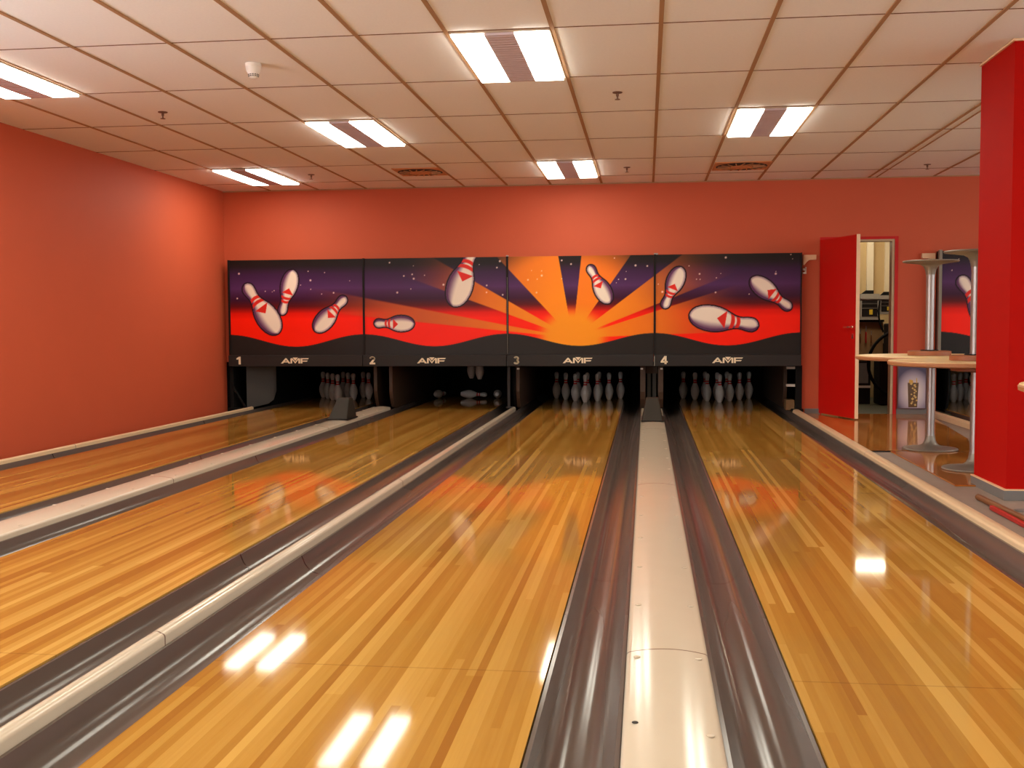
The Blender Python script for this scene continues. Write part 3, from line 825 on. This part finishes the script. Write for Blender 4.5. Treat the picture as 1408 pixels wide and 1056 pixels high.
# ------------------------------------------------------------------ door, frame and workshop behind
fr = MB()
fr.box(2.925, 2.965, YW-0.012, YW+0.05, -0.03, 2.085).box(2.095, 2.925, YW-0.012, YW+0.05, 2.0525, 2.085).box(2.06, 2.095, YW-0.012, YW+0.05, -0.03, 2.085)
struct(obj('trim_door', fr, M_door))
fr = MB()
fr.box(2.895, 2.925, YW-0.004, YW+0.13, -0.03, 2.052).box(2.095, 2.895, YW-0.004, YW+0.13, 2.028, 2.052)
struct(obj('trim_door_inner', fr, mat('door_lining', (190, 168, 132), 0.5)))
ang = math.atan2(12.29-13.10, 2.362-2.094)
t = thing('door_1', 'red door standing open into the room beside the panel numbered 4', 'door', (2.094, 13.10, -0.016), ang)
t['kind'] = 'structure'
LWD = 0.853
obj('leaf', MB().box(0.0, LWD-.004, -0.04, 0.0, 0.0, 2.062), M_door, t)
obj('edge_band', MB().box(LWD-.004, LWD, -0.041, 0.001, 0.0, 2.064), M_cream, t)
hd = MB(); hx = LWD-.07
hd.lathe([(0.024, 0), (0.024, .008)], 16)
hd.v = [(hx+v[0], -0.04-v[2], 1.03+v[1]) for v in hd.v]
hd.tube([(hx, -0.044, 1.03), (hx, -0.085, 1.03), (hx-.03, -0.09, 1.03), (hx-.115, -0.09, 1.028)], .009, 8)
obj('handle', hd, M_chrome, t)
obj('keyhole_plate', MB().box(hx-.018, hx+.018, -0.044, -0.04, .90, .96), M_chrome, t)
obj('hinge', MB().lathe([(0.009, 0.2), (0.009, .3)], 10, (0,0.004,0)).lathe([(0.009, 1.7), (0.009, 1.8)], 10, (0,0.004,0)), M_chrome, t)
t['label'] = 'red door standing open into the room beside the panel numbered 4'

# poster at the floor
t = thing('poster', 'framed poster of a tall iced drink standing against the wall under the table', 'poster', (2.972, YW-0.035, 0.031))
PW, PH = .335, .56
def poster_mat():
    m, nt, b = new_mat('poster_print'); L = nt.links.new
    tc = N(nt, 'ShaderNodeTexCoord'); mp = N(nt, 'ShaderNodeMapping')
    mp.inputs['Location'].default_value = (-PW*.55, 0, -.20); L(tc.outputs['Object'], mp.inputs[0])
    m2 = N(nt, 'ShaderNodeMapping'); m2.inputs['Scale'].default_value = (4.4, 0, 3.3); L(mp.outputs[0], m2.inputs[0])
    ln = N(nt, 'ShaderNodeVectorMath', operation='LENGTH'); L(m2.outputs[0], ln.inputs[0])
    cr = N(nt, 'ShaderNodeValToRGB'); e = cr.color_ramp.elements
    e[0].position = .25; e[0].color = (*lin((222,206,200)), 1); e[1].position = .95; e[1].color = (*lin((66,54,84)), 1)
    k = e.new(.62); k.color = (*lin((176,160,172)), 1)
    L(ln.outputs['Value'], cr.inputs[0]); L(cr.outputs[0], b.inputs['Base Color']); b.inputs['Roughness'].default_value = .3
    return m
obj('print_sheet', MB().box(0.012, PW-.012, 0.004, 0.01, 0.012, PH-.012), poster_mat(), t)
obj('frame', MB().box(0, .012, 0, .02, 0, PH).box(PW-.012, PW, 0, .02, 0, PH).box(.012, PW-.012, 0, .02, 0, .012).box(.012, PW-.012, 0, .02, PH-.012, PH), mat('poster_frame', (92, 60, 62), .5), t)
gx = PW*.54
gl_ = MB(); poly(gl_, [(gx-.052, .02), (gx+.048, .02), (gx+.062, .315), (gx-.064, .315)], 0.0025, 0.004)
dk = obj('drink_picture', gl_, mat('cola_brown', (92, 62, 28), .3, noise=.5, nscale=40), t)
ic = MB(); q = np.random.default_rng(5)
for k in range(15):
    x = gx+q.uniform(-.042, .042); z = .05+.018*k; a = q.uniform(0, 1.5); r = q.uniform(.011, .019)
    poly(ic, [(x+r*math.cos(a+i*math.pi/2), z+r*math.sin(a+i*math.pi/2)) for i in range(4)], 0.001, 0.0025)
obj('ice_picture', ic, mat('ice_tan', (206, 168, 96), .3), dk)
lm = MB(); poly(lm, [(gx-.05, .31), (gx+.0, .31), (gx-.005, .345), (gx-.045, .352)], 0.0015, 0.004); poly(lm, [(gx+.035, .31), (gx+.045, .31), (gx+.042, .37), (gx+.034, .37)], .0015, .004)
obj('lemon_picture', lm, mat('lemon', (206, 160, 66), .4), dk)

# workshop contents seen through the doorway
for x0, lb in ((3.165, 'left white vertical batten on the beige wall behind the doorway'), (3.418, 'right white vertical batten on the beige wall behind the doorway')):
    o = obj('wall_batten', MB().box(x0, x0+.092, 15.95, 16.0, 1.35, 2.62), M_whitewall); tag(o, lb, 'batten', 'white battens behind the doorway')
def control_box(x0, w, z0, z1, y, label):
    t = thing('control_box', label, 'control box', (x0, y, z0), 0, 'grey control boxes behind the doorway')
    h = z1-z0
    obj('housing', MB().box(0, w, 0, .25, 0, h).box(-.004, w+.004, -.02, .25, h*.80, h).box(-.004, w+.004, -.03, .0, 0, h*.10), M_mach, t)
    obj('front_panel', MB().box(.02, w-.02, -.006, 0, h*.13, h*.76), M_black, t)
    obj('shelf_ridge', MB().box(.02, w-.02, -.016, -.006, h*.42, h*.47).box(.02, w-.02, -.016, -.006, h*.60, h*.64), M_plate, t)
    obj('warning_label', MB().box(w*.48, w*.66, -.010, -.006, h*.20, h*.40), M_yellow, t)
    obj('carry_handle', MB().add([(w*.1,.05,h),(w*.75,.05,h),(w*.75,.12,h),(w*.1,.12,h),(w*.36,.05,h+.05),(w*.75,.05,h+.05),(w*.75,.12,h+.05),(w*.36,.12,h+.05)],
        [(0,3,2,1),(4,5,6,7),(0,1,5,4),(1,2,6,5),(2,3,7,6),(3,0,4,7)]), M_matt, t)
control_box(2.895, .245, 1.10, 1.452, 15.0, 'larger grey control box with yellow label, left one behind the doorway')
control_box(3.15, .20, 1.175, 1.43, 15.0, 'smaller grey control box, right one beside the doorway lining')
t = thing('tool_board', 'tan tool board below the control boxes behind the doorway', 'tool board', (2.85, 15.05, 0.60))
obj('board', MB().box(0, .36, .0, .03, 0, .49), M_tan, t)
obj('shelf_edge', MB().box(0, .36, -.06, 0, .47, .50), M_matt, t)
for x, c, l, lb in ((.055, M_rod, .20, 'short brown-handled tool hanging at the left of the tool board'), (.13, M_rodred, .24, 'red-handled tool hanging in the middle of the tool board'), (.20, M_rod, .17, 'brown-handled tool hanging at the right of the tool board')):
    tt = thing('hand_tool', lb, 'tool', (2.85+x, 15.03, .78), 0, 'hand tools on the tool board')
    obj('grip', MB().lathe([(.008, 0), (.013, .02), (.012, l*.6), (.007, l*.65)], 10), c, tt, smooth=True)
    obj('blade', MB().lathe([(.005, l*.65), (.005, l)], 8), M_steel, tt)
o = obj('black_hose', MB().tube([(3.14,14.945,1.36),(3.12,14.94,1.22),(3.13,14.935,1.12),(3.15,14.935,1.03),(3.19,14.935,.93)], .012, 8), M_matt, smooth=True); tag(o, 'thin black hose hanging between the two control boxes', 'hose')
t = thing('machine', 'dark machine with a black hoop standing behind the doorway', 'machine', (3.22, 14.45, -0.03))
obj('machine_body', MB().box(-.16, .12, .05, .45, .0, .62).box(-.04, .12, .05, .45, .62, 1.08), M_black, t, bevel=.02)
obj('hoop', MB().tube([(.12+.44*math.cos(math.radians(a)), .0, .55+.44*math.sin(math.radians(a))) for a in range(95, 260, 8)], .022, 8), M_matt, t, smooth=True)
obj('bolt_row', MB().lathe([(.012,0),(.010,.012)], 10, (.05,.1,.62)).lathe([(.012,0),(.010,.012)], 10, (-.02,.1,.62)), M_chrome, t)
t = thing('low_cabinet', 'low dark cabinet with a white strip on the floor behind the door edge', 'cabinet', (2.62, 14.7, -0.03))
obj('body', MB().box(0, .36, 0, .3, 0, .58), M_black, t)
obj('front_plate', MB().box(.02, .33, -.012, 0, .28, .55), M_skirt, t)
obj('white_strip', MB().box(0, .36, -.02, 0, .22, .25), M_white, t)
t = thing('workshop_lamp', 'long workshop lamp under the workshop ceiling, above the control boxes', 'lamp', (2.75, 15.2, 2.56))
obj('lamp_housing', MB().box(-.55, .55, -.03, .33, .02, .059), M_white, t)
obj('lamp_tube', MB().box(-.50, .50, 0, .30, .0, .02), emit('workshop_tube_long', (1.0, .86, .64), 9.0), t)  # hidden above the doorway view, added to brighten the workshop
t = thing('workshop_lamp', 'small workshop ceiling lamp behind the doorway, mirrored on lane four', 'lamp', (2.93, 14.22, 2.135))
obj('lamp_housing', MB().box(-.22, .22, -.02, .30, .02, .10), M_white, t)
obj('lamp_tube', MB().box(-.20, .20, 0, .28, .0, .02), emit('workshop_tube', (1.0, .86, .64), 22.0), t)
obj('hanger', MB().box(-.15, -.14, .1, .11, .10, .484).box(.14, .15, .1, .11, .10, .484), M_steel, t)

# ------------------------------------------------------------------ tables and pedestals
def pedestal_parts(t, flip=False, H=.733):
    """trumpet base, column and wooden mounting plate; upside down when flip"""
    f = (lambda z: H+.04-z) if flip else (lambda z: z)
    def L(prof): return [(r, f(z)) for r, z in prof]
    obj('trumpet_base', MB().lathe(L([(.226,0),(.230,.006),(.224,.014),(.16,.022),(.09,.032),(.06,.050),(.045,.080),(.038,.12)]), 48), M_cast, t, smooth=True)
    obj('column', MB().lathe(L([(.037,.12),(.035,.16),(.035,H-.012),(.037,H-.012),(.037,H-.004)]), 32), M_steel, t, smooth=True)
    obj('collar', MB().lathe(L([(.07,H-.008),(.075,H-.004),(.07,H)]), 32), M_matt, t, smooth=True)
    obj('mounting_plate', MB().lathe(L([(.158,H),(.176,H+.004),(.176,H+.036),(.172,H+.04)]), 48), M_plydark, t, smooth=True)
def table(x, y, label, z=-0.030):
    t = thing('bistro_table', label, 'table', (x, y, z), 0, 'round bistro tables')
    pedestal_parts(t, False, .733)
    R = .620; z0 = .7735
    obj('tabletop', MB().lathe([(R-.02, z0), (R, z0+.008), (R+.002, z0+.026), (R-.004, z0+.034)], 72), M_ply, t, smooth=True)
    obj('top_laminate', MB().lathe([(R-.004, z0+.0342), (R-.006, z0+.037)], 72), M_top, t)
table(2.430, 9.50, 'round pale bistro table nearest to the open red door')
table(2.425, 8.235, 'round pale bistro table right behind the red column')
table(2.372, 5.20, 'round bistro table in front of the red column, cut by the photo edge', -0.040)
def ped(x, y, z, label):
    t = thing('table_pedestal', label, 'table pedestal', (x, y, z), 0, 'upside-down table pedestals')
    pedestal_parts(t, True, .77)
ped(2.412, 9.50, 0.7815, 'upside-down metal pedestal on the bistro table nearest to the red door')
ped(2.415, 8.235, 0.7815, 'upside-down metal pedestal on the bistro table behind the red column')

# small things by the column
t = thing('coat_hook', 'small chrome hook on the front of the red column', 'hook', (2.335, CY0, 1.548))
hk = MB().lathe([(.014,0),(.014,.006),(.006,.008),(.006,.03),(.012,.034),(.013,.044),(.006,.050)], 16)
hk.v = [(v[0], -v[2], v[1]) for v in hk.v]
obj('hook_knob', hk, M_chrome, t, smooth=True)
t = thing('wooden_rod', 'brown wooden rod with a red bar lying on the grey floor by the column', 'rod', (2.05, 6.87, -0.040))
obj('rod', MB().tube([(0, 0, .020), (.03, -1.25, .020)], .019, 10), M_rod, t, smooth=True)
obj('red_bar', MB().box(-.043, -.020, -1.22, -.36, .002, .030), M_rodred, t, bevel=.006)
t['label'] = 'brown wooden rod with a red bar lying on the grey floor by the column'
t = thing('floor_socket', 'small dark oval floor plate at the foot of the red column', 'floor plate', (2.20, 6.49, -0.040))
fs = MB().lathe([(.06,0.0005),(.058,.008),(.03,.010)], 24); fs.v = [(v[0], v[1]*.8, v[2]) for v in fs.v]
obj('plate', fs, M_skirt, t, smooth=True)

# lane of the next bank, seen between the tables
o = obj('bowling_lane', MB().box(x5, x5+LW, 8.0, YEND, -0.05, 0.0), M_lane); tag(o, 'bowling lane of the next bank, behind the tables at the red column', 'bowling lane', 'bowling lanes')
gutter(x5-GP-GW, x5-GP, 'dark grey gutter of the next bank, right of the bistro tables', 9.14, YEND)
gutter(x5+LW+GP, x5+LW+GP+GW, 'dark grey gutter on the far side of the next lane, behind the red column', 9.14, YEND)
o = obj('edge_trim', cap_mb(3.302, 3.372, 0.026, 0.004, 9.14, 13.0), M_cap_side, smooth=True); tag(o, 'cream edge trim of the next bank, right of the bistro tables', 'edge trim')

# ------------------------------------------------------------------ camera
f_px, yaw, pitch, roll, h = 1460.43, 0.1259, 0.0565, -0.0056, 1.0708
cy, sy, cp, sp_ = math.cos(yaw), math.sin(yaw), math.cos(pitch), math.sin(pitch)
fw = Vector((-sy*cp, cy*cp, -sp_)); rt = Vector((cy, sy, 0)); up = rt.cross(fw)
cr_, sr_ = math.cos(roll), math.sin(roll)
r2 = rt*cr_+up*sr_; u2 = up*cr_-rt*sr_
cam = bpy.data.cameras.new('camera'); cam.sensor_width = 36.0; cam.sensor_fit = 'HORIZONTAL'; cam.lens = f_px*36.0/1408.0
cam.clip_start = 0.05; cam.clip_end = 100
co = bpy.data.objects.new('camera', cam); COL.objects.link(co)
co.matrix_world = Matrix(((r2.x, u2.x, -fw.x, 0), (r2.y, u2.y, -fw.y, 0), (r2.z, u2.z, -fw.z, h), (0,0,0,1)))
SC.camera = co

w = bpy.data.worlds.new('world'); SC.world = w; w.use_nodes = True
w.node_tree.nodes['Background'].inputs[0].default_value = (0.02, 0.018, 0.016, 1)
w.node_tree.nodes['Background'].inputs[1].default_value = 0.2
SC.view_settings.view_transform = 'Standard'; SC.view_settings.look = 'None'; SC.view_settings.exposure = 0.50; SC.view_settings.gamma = 1.0
SC.view_settings.use_curve_mapping = False
